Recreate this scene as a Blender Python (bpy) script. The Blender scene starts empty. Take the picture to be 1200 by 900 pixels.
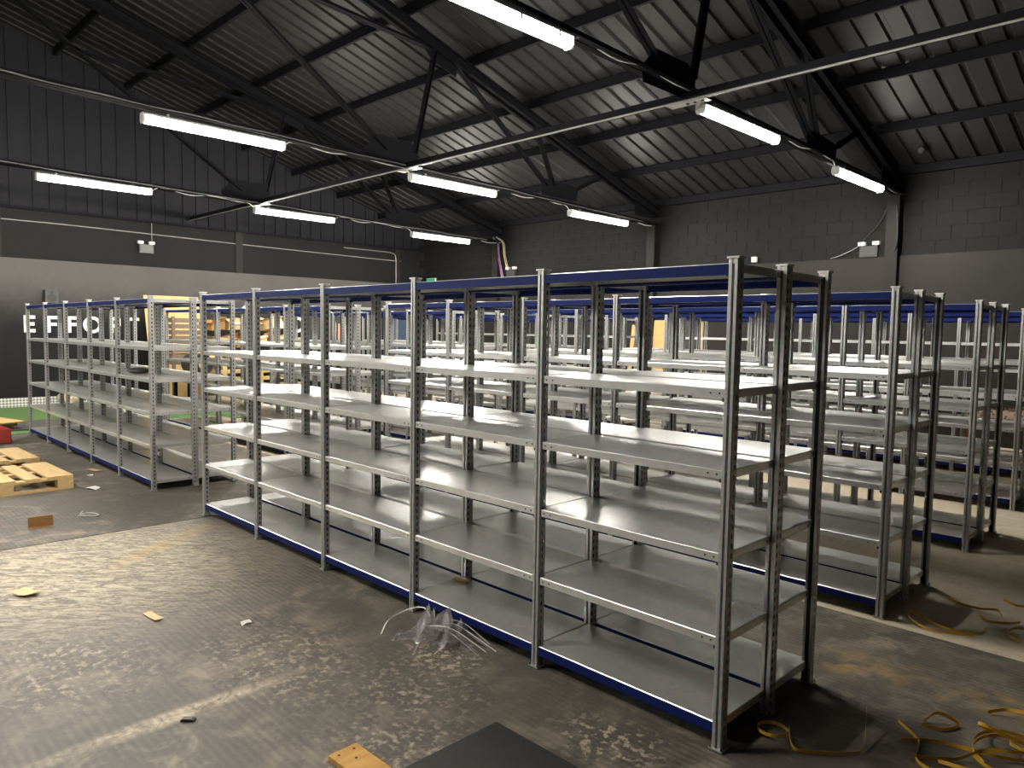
import bpy, bmesh, math, random
from mathutils import Vector, Matrix
R = random.Random(7)
scene = bpy.context.scene
C = scene.collection
PI = math.pi

# ---------------------------------------------------------------- camera
YAW, PITCH, ROLL, FPX = -0.7889, -0.0713, 0.0154, 863.97
CAM = Vector((1.4592, -2.6812, 1.7111))
fw = Vector((math.sin(YAW)*math.cos(PITCH), math.cos(YAW)*math.cos(PITCH), math.sin(PITCH)))
rt = Vector((math.cos(YAW), -math.sin(YAW), 0)); up = rt.cross(fw)
r2 = rt*math.cos(ROLL) + up*math.sin(ROLL); u2 = -rt*math.sin(ROLL) + up*math.cos(ROLL)
cd = bpy.data.cameras.new('camera'); cd.sensor_width = 36; cd.lens = FPX/1200*36; cd.clip_start = .05; cd.clip_end = 100
cam = bpy.data.objects.new('camera', cd); C.objects.link(cam)
cam.matrix_world = Matrix(((r2.x, u2.x, -fw.x, CAM.x), (r2.y, u2.y, -fw.y, CAM.y), (r2.z, u2.z, -fw.z, CAM.z), (0, 0, 0, 1)))
scene.camera = cam

# ---------------------------------------------------------------- world, exposure (the lamps are the strip lights, built below)
w = bpy.data.worlds.new('world'); scene.world = w; w.use_nodes = True
w.node_tree.nodes['Background'].inputs[0].default_value = (.004, .004, .0045, 1)
w.node_tree.nodes['Background'].inputs[1].default_value = 1.0
LAMP = 92.0
vs = scene.view_settings
vs.view_transform = 'Standard'; vs.look = 'None'; vs.gamma = 1; vs.use_curve_mapping = False
vs.exposure = 1.58

# ---------------------------------------------------------------- helpers
class MB:
    def __init__(s): s.v = []; s.f = []; s.m = []
    def face(s, pts, mi=0):
        n = len(s.v); s.v += [tuple(p) for p in pts]; s.f.append(tuple(range(n, n+len(pts)))); s.m.append(mi)
    def box(s, x0, x1, y0, y1, z0, z1, mi=0, M=None):
        P = [Vector(p) for p in ((x0,y0,z0),(x1,y0,z0),(x1,y1,z0),(x0,y1,z0),(x0,y0,z1),(x1,y0,z1),(x1,y1,z1),(x0,y1,z1))]
        if M is not None: P = [M @ p for p in P]
        n = len(s.v); s.v += [tuple(p) for p in P]
        for q in ((0,3,2,1),(4,5,6,7),(0,1,5,4),(1,2,6,5),(2,3,7,6),(3,0,4,7)):
            s.f.append(tuple(n+i for i in q)); s.m.append(mi)
        return s
    def bar(s, a, b, wx, wz, ref=(1,0,0), mi=0):
        """box bar from a to b; wx across (along ref), wz in the other direction"""
        a = Vector(a); b = Vector(b); d = (b-a); L = d.length; d.normalize()
        x = Vector(ref); x = (x - d*x.dot(d)).normalized(); y = d.cross(x)
        M = Matrix(((x.x, y.x, d.x, a.x), (x.y, y.y, d.y, a.y), (x.z, y.z, d.z, a.z), (0,0,0,1)))
        return s.box(-wx/2, wx/2, -wz/2, wz/2, 0, L, mi, M)
    def prism(s, poly, a, axis, L, mi=0):
        """poly = 2D outline; axis 'z','x','y' extrude by L from origin a"""
        def P(u, v, t):
            return {'z': (a[0]+u, a[1]+v, a[2]+t), 'x': (a[0]+t, a[1]+u, a[2]+v), 'y': (a[0]+u, a[1]+t, a[2]+v)}[axis]
        n = len(poly)
        s.face([P(u, v, 0) for u, v in reversed(poly)], mi); s.face([P(u, v, L) for u, v in poly], mi)
        for i in range(n):
            u, v = poly[i]; u1, v1 = poly[(i+1) % n]
            s.face([P(u, v, 0), P(u1, v1, 0), P(u1, v1, L), P(u, v, L)], mi)
        return s
    def tube(s, pts, r, n=6, mi=0):
        pts = [Vector(p) for p in pts]; rings = []
        for i, p in enumerate(pts):
            t = (pts[min(i+1, len(pts)-1)] - pts[max(i-1, 0)]).normalized()
            ref = Vector((0,0,1)) if abs(t.z) < .9 else Vector((1,0,0))
            x = t.cross(ref).normalized(); y = t.cross(x)
            rr = r[i] if isinstance(r, (list, tuple)) else r
            b = len(s.v)
            for k in range(n):
                a = 2*PI*k/n; s.v.append(tuple(p + x*math.cos(a)*rr + y*math.sin(a)*rr))
            rings.append(b)
        for i in range(len(rings)-1):
            for k in range(n):
                s.f.append((rings[i]+k, rings[i]+(k+1) % n, rings[i+1]+(k+1) % n, rings[i+1]+k)); s.m.append(mi)
        s.f.append(tuple(rings[0]+k for k in reversed(range(n)))); s.m.append(mi)
        s.f.append(tuple(rings[-1]+k for k in range(n))); s.m.append(mi)
        return s
    def ribbon(s, pts, side, wdt, th=.0012, mi=0):
        """strip with thickness along pts; side = list of (or one) width vectors"""
        pts = [Vector(p) for p in pts]; n0 = len(s.v)
        for i, p in enumerate(pts):
            t = (pts[min(i+1, len(pts)-1)] - pts[max(i-1, 0)]).normalized()
            sd = Vector(side[i] if isinstance(side, list) else side); sd = (sd - t*sd.dot(t)).normalized()
            nn = t.cross(sd)
            for a, b in ((-1,-1),(1,-1),(1,1),(-1,1)):
                s.v.append(tuple(p + sd*a*wdt/2 + nn*b*th/2))
        for i in range(len(pts)-1):
            b = n0+4*i
            for k in range(4):
                s.f.append((b+k, b+(k+1) % 4, b+4+(k+1) % 4, b+4+k)); s.m.append(mi)
        s.f.append((n0+3, n0+2, n0+1, n0)); s.m.append(mi)
        b = n0+4*(len(pts)-1); s.f.append((b, b+1, b+2, b+3)); s.m.append(mi)
        return s
    def mesh(s, name, mats, smooth=False):
        me = bpy.data.meshes.new(name); me.from_pydata(s.v, [], s.f)
        for m in (mats if isinstance(mats, (list, tuple)) else [mats]): me.materials.append(m)
        me.polygons.foreach_set('material_index', s.m)
        if smooth: me.polygons.foreach_set('use_smooth', [True]*len(me.polygons))
        me.update(); return me
    def build(s, name, mats, parent=None, loc=(0,0,0), rz=0, smooth=False):
        return put(name, s.mesh(name, mats, smooth), parent, loc, rz)

def put(name, me, parent=None, loc=(0,0,0), rz=0):
    o = bpy.data.objects.new(name, me); C.objects.link(o)
    o.location = loc; o.rotation_euler = (0, 0, rz); o.parent = parent
    return o
def empty(name, loc=(0,0,0), rz=0, parent=None):
    o = bpy.data.objects.new(name, None); C.objects.link(o); o.empty_display_size = .1
    o.location = loc; o.rotation_euler = (0, 0, rz); o.parent = parent
    return o
def tag(o, label, cat, group=None):
    o['label'] = label; o['category'] = cat
    if group: o['group'] = group
    return o
def struct(o, label=None):
    o['kind'] = 'structure'
    if label: o['label'] = label
    return o
def smoothpath(pts, n=6):
    """Catmull-Rom through pts"""
    P = [Vector(p) for p in pts]; P = [P[0]*2-P[1]] + P + [P[-1]*2-P[-2]]; out = []
    for i in range(1, len(P)-2):
        for k in range(n):
            t = k/n; a, b, c, d = P[i-1:i+3]
            out.append(.5*((2*b) + (c-a)*t + (2*a-5*b+4*c-d)*t*t + (3*b-a-3*c+d)*t**3))
    out.append(P[-2]); return out

# ---------------------------------------------------------------- materials
class NT:
    def __init__(s, name):
        s.mat = bpy.data.materials.new(name); s.mat.use_nodes = True; s.t = s.mat.node_tree
        s.b = s.t.nodes['Principled BSDF']; s.co = s.t.nodes.new('ShaderNodeTexCoord')
    def n(s, typ, **k):
        o = s.t.nodes.new(typ)
        for a, v in k.items(): setattr(o, a, v)
        return o
    def link(s, a, b): s.t.links.new(a, b)
    def noise(s, scale, detail=4, rough=.55, vec=None, dist=0, sc3=None):
        o = s.n('ShaderNodeTexNoise'); o.inputs['Scale'].default_value = scale; o.inputs['Detail'].default_value = detail
        o.inputs['Roughness'].default_value = rough; o.inputs['Distortion'].default_value = dist
        v = vec or s.co.outputs['Object']
        if sc3:
            m = s.n('ShaderNodeMapping'); m.inputs['Scale'].default_value = sc3; s.link(v, m.inputs[0]); v = m.outputs[0]
        s.link(v, o.inputs['Vector']); return o.outputs['Fac']
    def ramp(s, fac, a, b, ca=(0,0,0,1), cb=(1,1,1,1)):
        o = s.n('ShaderNodeValToRGB'); e = o.color_ramp.elements
        e[0].position = a; e[1].position = b; e[0].color = ca; e[1].color = cb
        s.link(fac, o.inputs[0]); return o.outputs[0]
    def mix(s, fac, a, b, mode='MIX'):
        o = s.n('ShaderNodeMix', data_type='RGBA', blend_type=mode)
        for i, v in ((0, fac), (6, a), (7, b)):
            if hasattr(v, 'links'): s.link(v, o.inputs[i])
            elif isinstance(v, (int, float)): o.inputs[i].default_value = v
            else: o.inputs[i].default_value = (*v[:3], 1)
        return o.outputs[2]
    def math(s, op, a, b=None):
        o = s.n('ShaderNodeMath', operation=op)
        for i, v in ((0, a), (1, b)):
            if v is None: continue
            if hasattr(v, 'links'): s.link(v, o.inputs[i])
            else: o.inputs[i].default_value = v
        return o.outputs[0]
    def bump(s, h, strength=.3, dist=.01):
        o = s.n('ShaderNodeBump'); o.inputs['Strength'].default_value = strength; o.inputs['Distance'].default_value = dist
        s.link(h, o.inputs['Height']); s.link(o.outputs[0], s.b.inputs['Normal'])
    def blob(s, cx, cy, rx, ry, rot=0):
        """soft elliptical stain around (cx,cy) in world metres: 1 inside .. 0 outside"""
        m = s.n('ShaderNodeMapping', vector_type='TEXTURE')
        m.inputs['Location'].default_value = (cx, cy, 0); m.inputs['Rotation'].default_value = (0, 0, rot); m.inputs['Scale'].default_value = (rx, ry, 1e6)
        g = s.n('ShaderNodeNewGeometry'); s.link(g.outputs['Position'], m.inputs[0])
        l = s.n('ShaderNodeVectorMath', operation='LENGTH'); s.link(m.outputs[0], l.inputs[0])
        o = s.n('ShaderNodeMapRange'); o.interpolation_type = 'SMOOTHSTEP'
        o.inputs[1].default_value = 1; o.inputs[2].default_value = .2; s.link(l.outputs['Value'], o.inputs[0])
        return o.outputs[0]
    def set(s, col=None, rough=None, metal=None, spec=None):
        for k, v in (('Base Color', col), ('Roughness', rough), ('Metallic', metal), ('Specular IOR Level', spec)):
            if v is None: continue
            if hasattr(v, 'links'): s.link(v, s.b.inputs[k])
            elif isinstance(v, (int, float)): s.b.inputs[k].default_value = v
            else: s.b.inputs[k].default_value = (*v, 1)
        return s.mat

def plain(name, col, rough=.5, metal=0, var=.12, scale=8, spec=.5, bump=0):
    t = NT(name); nz = t.noise(scale, 5)
    a = tuple(c*(1-var) for c in col); b = tuple(min(1, c*(1+var)) for c in col)
    if bump: t.bump(nz, bump, .004)
    return t.set(t.mix(nz, a, b), rough, metal, spec)

def m_galv(name, base, rough, sp=60, metal=.45):
    t = NT(name)
    v = t.n('ShaderNodeTexVoronoi'); v.inputs['Scale'].default_value = sp; t.link(t.co.outputs['Object'], v.inputs['Vector'])
    nz = t.noise(5, 5, .6)
    c1 = t.mix(nz, tuple(x*.82 for x in base), tuple(min(1, x*1.12) for x in base))
    c2 = t.mix(.12, c1, v.outputs['Color'], 'OVERLAY')
    rr = t.math('ADD', t.math('MULTIPLY', t.noise(9, 4), .16), rough-.08)
    return t.set(c2, rr, metal)
M = {}
M['galv'] = m_galv('galvanised_steel', (.46, .463, .46), .43, 60, .66)
M['shelf'] = m_galv('galvanised_shelf_sheet', (.74, .745, .73), .35, 45, .82)
M['blue'] = plain('blue_paint', (.007, .0145, .09), .5, 0, .1, 6, .08)
M['bolt'] = plain('dark_bolt_steel', (.05, .05, .05), .5, .6, .1)
M['inner'] = plain('post_slot_shade', (.035, .035, .034), .7, .3)  # near-black, stands in for the shade inside the hollow posts
M['cap'] = plain('grey_post_cap', (.6, .6, .58), .55)
M['steel_black'] = plain('black_painted_steel', (.008, .008, .0098), .7, 0, .25, 5, .06)
M['zinc_bar'] = plain('zinc_conduit', (.3, .29, .27), .45, .4, .15)
M['white_cable'] = plain('white_cable', (.6, .58, .54), .5)
M['grey_cable'] = plain('grey_cable', (.22, .21, .2), .5)
M['black_cable'] = plain('black_cable', (.02, .02, .02), .5)
M['purple_cable'] = plain('purple_cable', (.25, .17, .42), .5)
M['yellow_cable'] = plain('yellow_cable', (.5, .42, .12), .5)
M['red_cable'] = plain('red_cable', (.4, .1, .06), .5)
M['lamp_body'] = plain('lamp_housing_grey', (.5, .49, .46), .5)
M['white_plastic'] = plain('white_plastic', (.62, .61, .58), .4)
M['dark_plastic'] = plain('dark_plastic', (.03, .03, .03), .45)
M['white_letter'] = plain('white_letter', (.8, .8, .78), .5)
M['wood'] = None
t = NT('led_diffuser'); t.b.inputs['Base Color'].default_value = (.9, .9, .88, 1)
t.b.inputs['Emission Color'].default_value = (1, .955, .87, 1); t.b.inputs['Emission Strength'].default_value = LAMP; M['led'] = t.mat

def m_wood(name, c1, c2, sc3=(2, 22, 22), rough=.65):
    t = NT(name); g = t.noise(1.6, 6, .6, sc3=sc3, dist=.6); b = t.noise(2, 3)
    c = t.mix(t.ramp(g, .3, .7), c1, c2)
    c = t.mix(t.math('MULTIPLY', b, .3), c, tuple(x*.6 for x in c1))
    t.bump(g, .2, .003)
    return t.set(c, rough, 0, .3)
M['wood'] = m_wood('pale_pine', (.50, .34, .15), (.66, .48, .24))
M['ply'] = m_wood('plywood_face', (.52, .34, .13), (.62, .43, .19), (3, 3, 14))
M['orange_ply'] = m_wood('stained_plywood', (.42, .2, .04), (.62, .36, .1), (14, 3, 3))
M['card'] = plain('brown_cardboard', (.5, .34, .16), .8, 0, .12, 6)
M['card_light'] = plain('pale_cardboard', (.62, .47, .26), .8, 0, .12, 6)
M['card_dark'] = plain('dark_cardboard', (.3, .16, .05), .8, 0, .15, 6)
M['strap'] = plain('yellow_packing_strap', (.62, .36, .03), .35, 0, .15, 12)
M['paper'] = plain('white_paper', (.75, .73, .68), .7)
M['red'] = plain('red_paint', (.34, .045, .03), .45)
M['black_rubber'] = plain('black_rubber', (.02, .019, .018), .65, 0, .3, 30)

# ribbed rubber matting with dust, scuffs and stains
def m_rubber(name, dusty):
    t = NT(name); pos = t.n('ShaderNodeNewGeometry').outputs['Position']
    wv = t.n('ShaderNodeTexWave', wave_type='BANDS', bands_direction='Y'); wv.inputs['Scale'].default_value = 2*PI/.037/20*1.0
    wv.inputs['Distortion'].default_value = .25; wv.inputs['Detail'].default_value = 2; wv.inputs['Detail Scale'].default_value = .4
    t.link(pos, wv.inputs['Vector'])
    rib = wv.outputs['Fac']
    fine = t.noise(55, 5, .65, vec=pos); mid = t.noise(5, 6, .68, vec=pos, dist=.5); big = t.noise(.9, 4, .6, vec=pos)
    mp_ = t.n('ShaderNodeMapping'); mp_.inputs['Rotation'].default_value = (0, 0, -.85); mp_.inputs['Scale'].default_value = (1, 1, 1); t.link(pos, mp_.inputs[0])
    streak = t.noise(1, 7, .72, vec=mp_.outputs[0], sc3=(6, 22, 1), dist=1.6)
    wear = t.ramp(t.noise(.75, 5, .65, vec=pos), .44, .66)
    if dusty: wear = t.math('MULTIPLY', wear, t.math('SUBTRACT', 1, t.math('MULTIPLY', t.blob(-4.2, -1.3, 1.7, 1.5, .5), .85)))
    rib = t.math('MULTIPLY', rib, t.math('ADD', t.math('MULTIPLY', wear, .8), .2))
    base = t.mix(fine, (.07, .061, .052), (.125, .111, .094))
    base = t.mix(t.math('MULTIPLY', rib, .55), base, (.03, .027, .023))
    # dust
    d = t.math('MULTIPLY', t.ramp(mid, .46, .70), t.ramp(big, .36, .66))
    d = t.math('MULTIPLY', d, .55)
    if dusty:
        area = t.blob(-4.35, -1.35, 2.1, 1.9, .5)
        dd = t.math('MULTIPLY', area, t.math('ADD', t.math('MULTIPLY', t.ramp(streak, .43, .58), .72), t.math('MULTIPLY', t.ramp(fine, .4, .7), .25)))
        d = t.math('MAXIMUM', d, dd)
        edge = t.noise(3, 4, .6, vec=pos)
        st = t.math('MULTIPLY', t.blob(-1.78, -1.5, .085, .85, .03), t.math('ADD', t.math('MULTIPLY', t.math('MULTIPLY', t.ramp(t.noise(11, 6, .75, vec=pos, dist=.6), .36, .6), t.ramp(edge, .3, .55)), .75), .1))
        d = t.math('MAXIMUM', d, st)
        for cx, cy, rx, ry in ((-1.25, -.6, .55, .5), (-2.0, -.9, .9, .6), (-.9, -1.0, .5, .6), (-2.7, -1.7, .9, .6)):
            d = t.math('MAXIMUM', d, t.math('MULTIPLY', t.blob(cx, cy, rx, ry), t.math('MULTIPLY', t.ramp(t.noise(22, 5, .7, vec=pos), .5, .64), .55)))
        fl = t.math('MULTIPLY', t.math('MAXIMUM', t.blob(-.35, -.28, .38, .26, .2), t.blob(-1.45, -.28, .4, .25)), t.ramp(t.noise(26, 4, .6, vec=pos), .53, .57))
        d = t.math('MAXIMUM', d, t.math('MULTIPLY', fl, .7))
    d = t.math('MULTIPLY', d, t.math('SUBTRACT', 1, t.math('MULTIPLY', rib, .35)))
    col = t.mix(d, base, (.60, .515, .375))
    if dusty:
        yl = t.math('MULTIPLY', t.math('MAXIMUM', t.blob(.15, 1.25, .4, .3, .4), t.blob(.75, 1.3, .5, .22, .2)), t.ramp(t.noise(7, 5, .6, vec=pos), .42, .62))
        col = t.mix(t.math('MULTIPLY', yl, .6), col, (.4, .27, .1))
        y2 = t.math('MULTIPLY', t.blob(-4.45, -.62, .16, .85, .62), t.ramp(mid, .35, .6))
        col = t.mix(t.math('MULTIPLY', y2, .5), col, (.45, .30, .1))
    h = t.math('ADD', t.math('MULTIPLY', rib, -1), t.math('MULTIPLY', fine, .5))
    t.bump(h, .5, .006)
    return t.set(col, t.math('ADD', t.math('MULTIPLY', d, .3), .55), 0, .35)
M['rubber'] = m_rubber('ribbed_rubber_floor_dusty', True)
M['rubber2'] = m_rubber('ribbed_rubber_floor', False)
def m_concrete():
    t = NT('bare_concrete'); a = t.noise(1.3, 6, .62); b = t.noise(14, 6, .7); s = t.noise(3, 6, .7, sc3=(.4, 2.5, 1), dist=.6)
    c = t.mix(a, (.40, .345, .25), (.56, .485, .36)); c = t.mix(t.math('MULTIPLY', t.ramp(s, .5, .72), .5), c, (.62, .57, .47))
    c = t.mix(t.math('MULTIPLY', t.ramp(b, .5, .75), .3), c, (.12, .1, .08)); t.bump(b, .25, .004)
    return t.set(c, .75, 0, .3)
M['concrete'] = m_concrete()
def m_wall(name, c, rough, joints=0):
    t = NT(name); a = t.noise(.8, 5, .6); b = t.noise(10, 6, .65)
    col = t.mix(a, tuple(x*.8 for x in c), tuple(x*1.2 for x in c)); col = t.mix(t.math('MULTIPLY', t.ramp(b, .55, .8), .25), col, tuple(min(1, x*2) for x in c))
    t.bump(b, .15, .004)
    return t.set(col, rough, 0, .1)
M['block'] = m_wall('black_painted_block', (.0115, .011, .0108), .7)
M['lining'] = m_wall('charcoal_painted_board', (.105, .098, .095), .55)
M['lining_b'] = m_wall('dark_brown_painted_board', (.024, .022, .0205), .5)
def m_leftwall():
    t = NT('black_to_charcoal_board'); a = t.noise(.8, 5, .6); b = t.noise(10, 6, .65)
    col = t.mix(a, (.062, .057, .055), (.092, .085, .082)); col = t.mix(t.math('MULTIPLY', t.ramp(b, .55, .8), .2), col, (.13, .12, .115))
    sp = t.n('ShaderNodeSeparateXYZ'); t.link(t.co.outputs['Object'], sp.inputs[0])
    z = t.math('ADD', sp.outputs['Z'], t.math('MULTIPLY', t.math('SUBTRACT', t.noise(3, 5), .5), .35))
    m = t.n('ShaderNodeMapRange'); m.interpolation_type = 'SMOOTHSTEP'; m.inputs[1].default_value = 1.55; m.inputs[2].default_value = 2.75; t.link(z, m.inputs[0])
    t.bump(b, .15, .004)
    return t.set(t.mix(m.outputs[0], (.010, .0098, .0098), col), .6, 0, .12)  # colour blends from black low down to charcoal higher up
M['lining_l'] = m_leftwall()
M['clad'] = plain('black_cladding_sheet', (.013, .013, .0155), .65, 0, .2, 3, .1)
M['roof'] = plain('charcoal_roof_sheet', (.016, .0155, .016), .47, 0, .3, 4, .12)
M['joint'] = plain('dark_mortar', (.009, .0087, .0085), .9)
M['turf'] = plain('green_turf', (.085, .155, .05), .9, 0, .35, 60, .2, .6)
def m_plate():
    t = NT('diamond_plate'); mp = t.n('ShaderNodeMapping'); mp.inputs['Rotation'].default_value = (PI/4, 0, 0); t.link(t.co.outputs['Object'], mp.inputs[0])
    ck = t.n('ShaderNodeTexChecker'); ck.inputs['Scale'].default_value = 24; t.link(mp.outputs[0], ck.inputs['Vector'])
    t.bump(ck.outputs['Fac'], .6, .006)
    return t.set(t.mix(ck.outputs['Fac'], (.25, .25, .24), (.75, .74, .7)), .4, .5)
M['plate'] = m_plate()
def m_film():
    t = NT('clear_stretch_film'); tr = t.n('ShaderNodeBsdfTransparent'); tr.inputs[0].default_value = (.9, .9, .92, 1)
    gl = t.n('ShaderNodeBsdfGlossy'); gl.inputs['Roughness'].default_value = .16; gl.inputs[0].default_value = (.9, .9, .9, 1)
    df = t.n('ShaderNodeBsdfDiffuse'); df.inputs[0].default_value = (.75, .73, .72, 1)
    m1 = t.n('ShaderNodeMixShader'); m1.inputs[0].default_value = .45; t.link(gl.outputs[0], m1.inputs[1]); t.link(df.outputs[0], m1.inputs[2])
    m2 = t.n('ShaderNodeMixShader'); m2.inputs[0].default_value = .42; t.link(tr.outputs[0], m2.inputs[1]); t.link(m1.outputs[0], m2.inputs[2])
    t.link(m2.outputs[0], t.t.nodes['Material Output'].inputs[0]); return t.mat
M['film'] = m_film()

# ================================================================ SETTING
XL, XR, YB, YF = -16.35, 6.9, 11.0, -14.0
# floor: concrete slab, ribbed rubber sheets on it, turf strip
struct(MB().box(XL-.2, XR+.2, YF-.2, YB+.2, -.12, 0).build('floor', M['concrete']), 'bare dusty concrete slab in the rear aisles')
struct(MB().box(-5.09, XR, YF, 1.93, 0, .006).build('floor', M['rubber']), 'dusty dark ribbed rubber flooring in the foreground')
struct(MB().box(-11.9, -5.11, YF, 1.93, 0, .006).build('floor', M['rubber2']), 'dark ribbed rubber flooring under the far left shelving')
struct(MB().box(XL, -11.95, YF, 7.5, 0, .012).build('floor', M['turf']), 'green artificial turf strip along the left wall')

# back wall: block courses above a charcoal board lining
wb = struct(empty('wall_back', (0, YB, 0)), 'black painted block wall above charcoal board lining')
MB().box(XL, XR, .012, .18, 0, 4.51).build('wall_core', M['joint'], wb)
ln = MB(); ln.box(XL, XR, -.06, .012, 0, 3.1); ln.build('board_lining', M['lining_b'], wb)
blk = MB().box(-.222, .222, .004, .03, -.1095, .1095).mesh('block', M['block'])
k = 0
for row in range(6):
    zc = 3.1 + .115 + row*.225
    x = XL + (.225 if row % 2 else 0)
    while x < 1.6:
        put('block', blk, wb, (x+.225, R.uniform(-.004, .002), zc)); x += .45
MB().box(1.6, XR, 0, .03, 3.1, 4.5).build('block_infill', M['block'], wb)
for X in (-12.85, -7.93, -3.02, 1.95):
    c = MB()
    c.box(-.1, .1, -.2, -.19, 0, 4.1); c.box(-.1, .1, -.01, 0, 0, 4.1); c.box(-.005, .005, -.19, -.01, 0, 4.1)   # I-section
    c.box(-.12, .12, -.22, 0, 4.09, 4.11)
    c.box(-.1, .1, -.19, -.01, 0, 3.1)
    c.build('column', plain('charcoal_column_paint', (.02, .0185, .017), .6, 0, .2, 8, .1) if X == -12.85 else bpy.data.materials['charcoal_column_paint'], wb, (X, 0, 0))

# left wall: board lining, black block band, vertical cladding in the gable
wl = struct(empty('wall_left', (XL, 0, 0)), 'dark left wall with grey lower boards and black gable cladding')
MB().box(-.25, 0, YF, YB, 0, 4.05).build('block_band', M['block'], wl)
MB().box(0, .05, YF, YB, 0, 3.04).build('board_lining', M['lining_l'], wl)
rail = MB().box(0, .06, YF, YB, 4.03, 4.09); rail.build('wall_rail', M['steel_black'], wl)
RZ, SL, YR = 8.3, .30, -1.5                       # ridge height and slope
def zroof(y): return 4.55 + SL*(11-y) if y >= YR else 4.55 + SL*(11-(2*YR-y))
y = YF
clad = MB().box(-.04, 0, -.5, .5, 0, 1).v
while y < YB-.01:                                   # gable sheets with raised ribs
    y2 = min(y+1.0, YB); c = MB()
    top = min(zroof(y), zroof(y2))
    c.face([(0, y, 4.05), (0, y2, 4.05), (0, y2, zroof(y2)), (0, y, zroof(y))])
    q = y+.1
    while q < y2-.05:
        c.box(0, .035, q, q+.06, 4.05, min(zroof(q), zroof(q+.06))); q += .3
    c.build('cladding_sheet', M['clad'], wl); y = y2
for yy in (5.44, 10.19, .45):
    MB().box(0, .035, yy-.09, yy+.09, 3.04, 4.03).build('pilaster', bpy.data.materials['charcoal_column_paint'], wl)
struct(MB().box(XL+.05, XL+.075, YF, 5.5, .012, .2).build('baseboard_left', M['plate']), 'diamond plate skirting along the left wall')
# unseen sides close the hall
struct(MB().box(XR, XR+.2, YF, YB, 0, 8.3).build('wall_right', M['lining_b']))
struct(MB().box(XL, XR, YF-.2, YF, 0, 4.55).build('wall_front', M['lining_b']))

# ceiling: roof sheets, purlins, trusses, ties
ce = struct(empty('ceiling', (0, 0, 0)), 'dark corrugated pitched roof on steel trusses')
def sheetmesh(W, sign):
    s = MB(); n = int(round(W/.3)); prof = []
    for i in range(n):
        x = i*.3; prof += [(x, 0), (x+.21, 0), (x+.23, .035), (x+.28, .035)]
    prof.append((n*.3, 0))
    ys = [11.2, YR] if sign > 0 else [2*YR-11.2, YR]
    for (x0, h0), (x1, h1) in zip(prof, prof[1:]):
        a, b = ys
        za, zb = zroof(a)+.0, zroof(b)
        s.face([(x0, a, za+h0), (x1, a, za+h1), (x1, b, zb+h1), (x0, b, zb+h0)])
    return s.mesh('roof_sheet', M['roof'])
sm1, sm2 = sheetmesh(.9, 1), sheetmesh(.9, -1)
x = XL-.1
while x < XR:
    put('roof_sheet', sm1, ce, (x, 0, 0)); put('roof_sheet', sm2, ce, (x, 0, 0)); x += .9
MB().box(XL-.2, XR+.2, YR-.3, YR+.3, zroof(YR)-.02, zroof(YR)+.1).build('ridge_cap', M['roof'], ce)
PUR = [11.0-.12+(-1.33)*i for i in range(10)]
for yy in PUR:
    for y_ in ((yy, 2*YR-yy) if yy > YR+.3 else (yy,)):
        z = zroof(y_); p = MB()
        p.box(XL, XR, -.03, .03, -.15, -.145); p.box(XL, XR, -.03, -.025, -.15, -.005); p.box(XL, XR, -.03, .03, -.01, -.003)
        p.build('purlin', M['steel_black'], ce, (0, y_, z))
TX = [-12.85, -7.93, -3.02, 1.95]
def zch(X, y): return {-12.85: 4.13, -7.93: 4.15, -3.02: 4.265, 1.95: 4.265}[X] + .16 - .021*abs(y-YR)     # cambered bottom chord
def truss_member(parent, name, a, b, wx=.06, wz=.07, pair=True):
    m = MB()
    if pair:
        m.bar((-wx/2-.008, a[0], a[1]), (-wx/2-.008, b[0], b[1]), wx, wz*.16); m.bar((wx/2+.008, a[0], a[1]), (wx/2+.008, b[0], b[1]), wx, wz*.16)
        d = Vector((0, b[0]-a[0], b[1]-a[1])).normalized(); nn = Vector((0, -d.z, d.y))
        if nn.z < 0: nn = -nn
        o = nn*wz*.5
        m.bar(Vector((-.009, a[0], a[1]))+o, Vector((-.009, b[0], b[1]))+o, .008, wz); m.bar(Vector((.009, a[0], a[1]))+o, Vector((.009, b[0], b[1]))+o, .008, wz)
    else:
        m.bar((0, a[0], a[1]), (0, b[0], b[1]), wx, wz)
    return m.build(name, M['steel_black'], parent)
def gusset(parent, pts):
    m = MB(); n = len(pts)
    m.face([(-.006, y, z) for y, z in pts]); m.face([(.006, y, z) for y, z in reversed(pts)])
    for i in range(n):
        (a, b), (c, d) = pts[i], pts[(i+1) % n]
        m.face([(-.006, a, b), (.006, a, b), (.006, c, d), (-.006, c, d)])
    return m.build('gusset', M['steel_black'], parent)
def zr(y): return zroof(y)-.24
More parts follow.
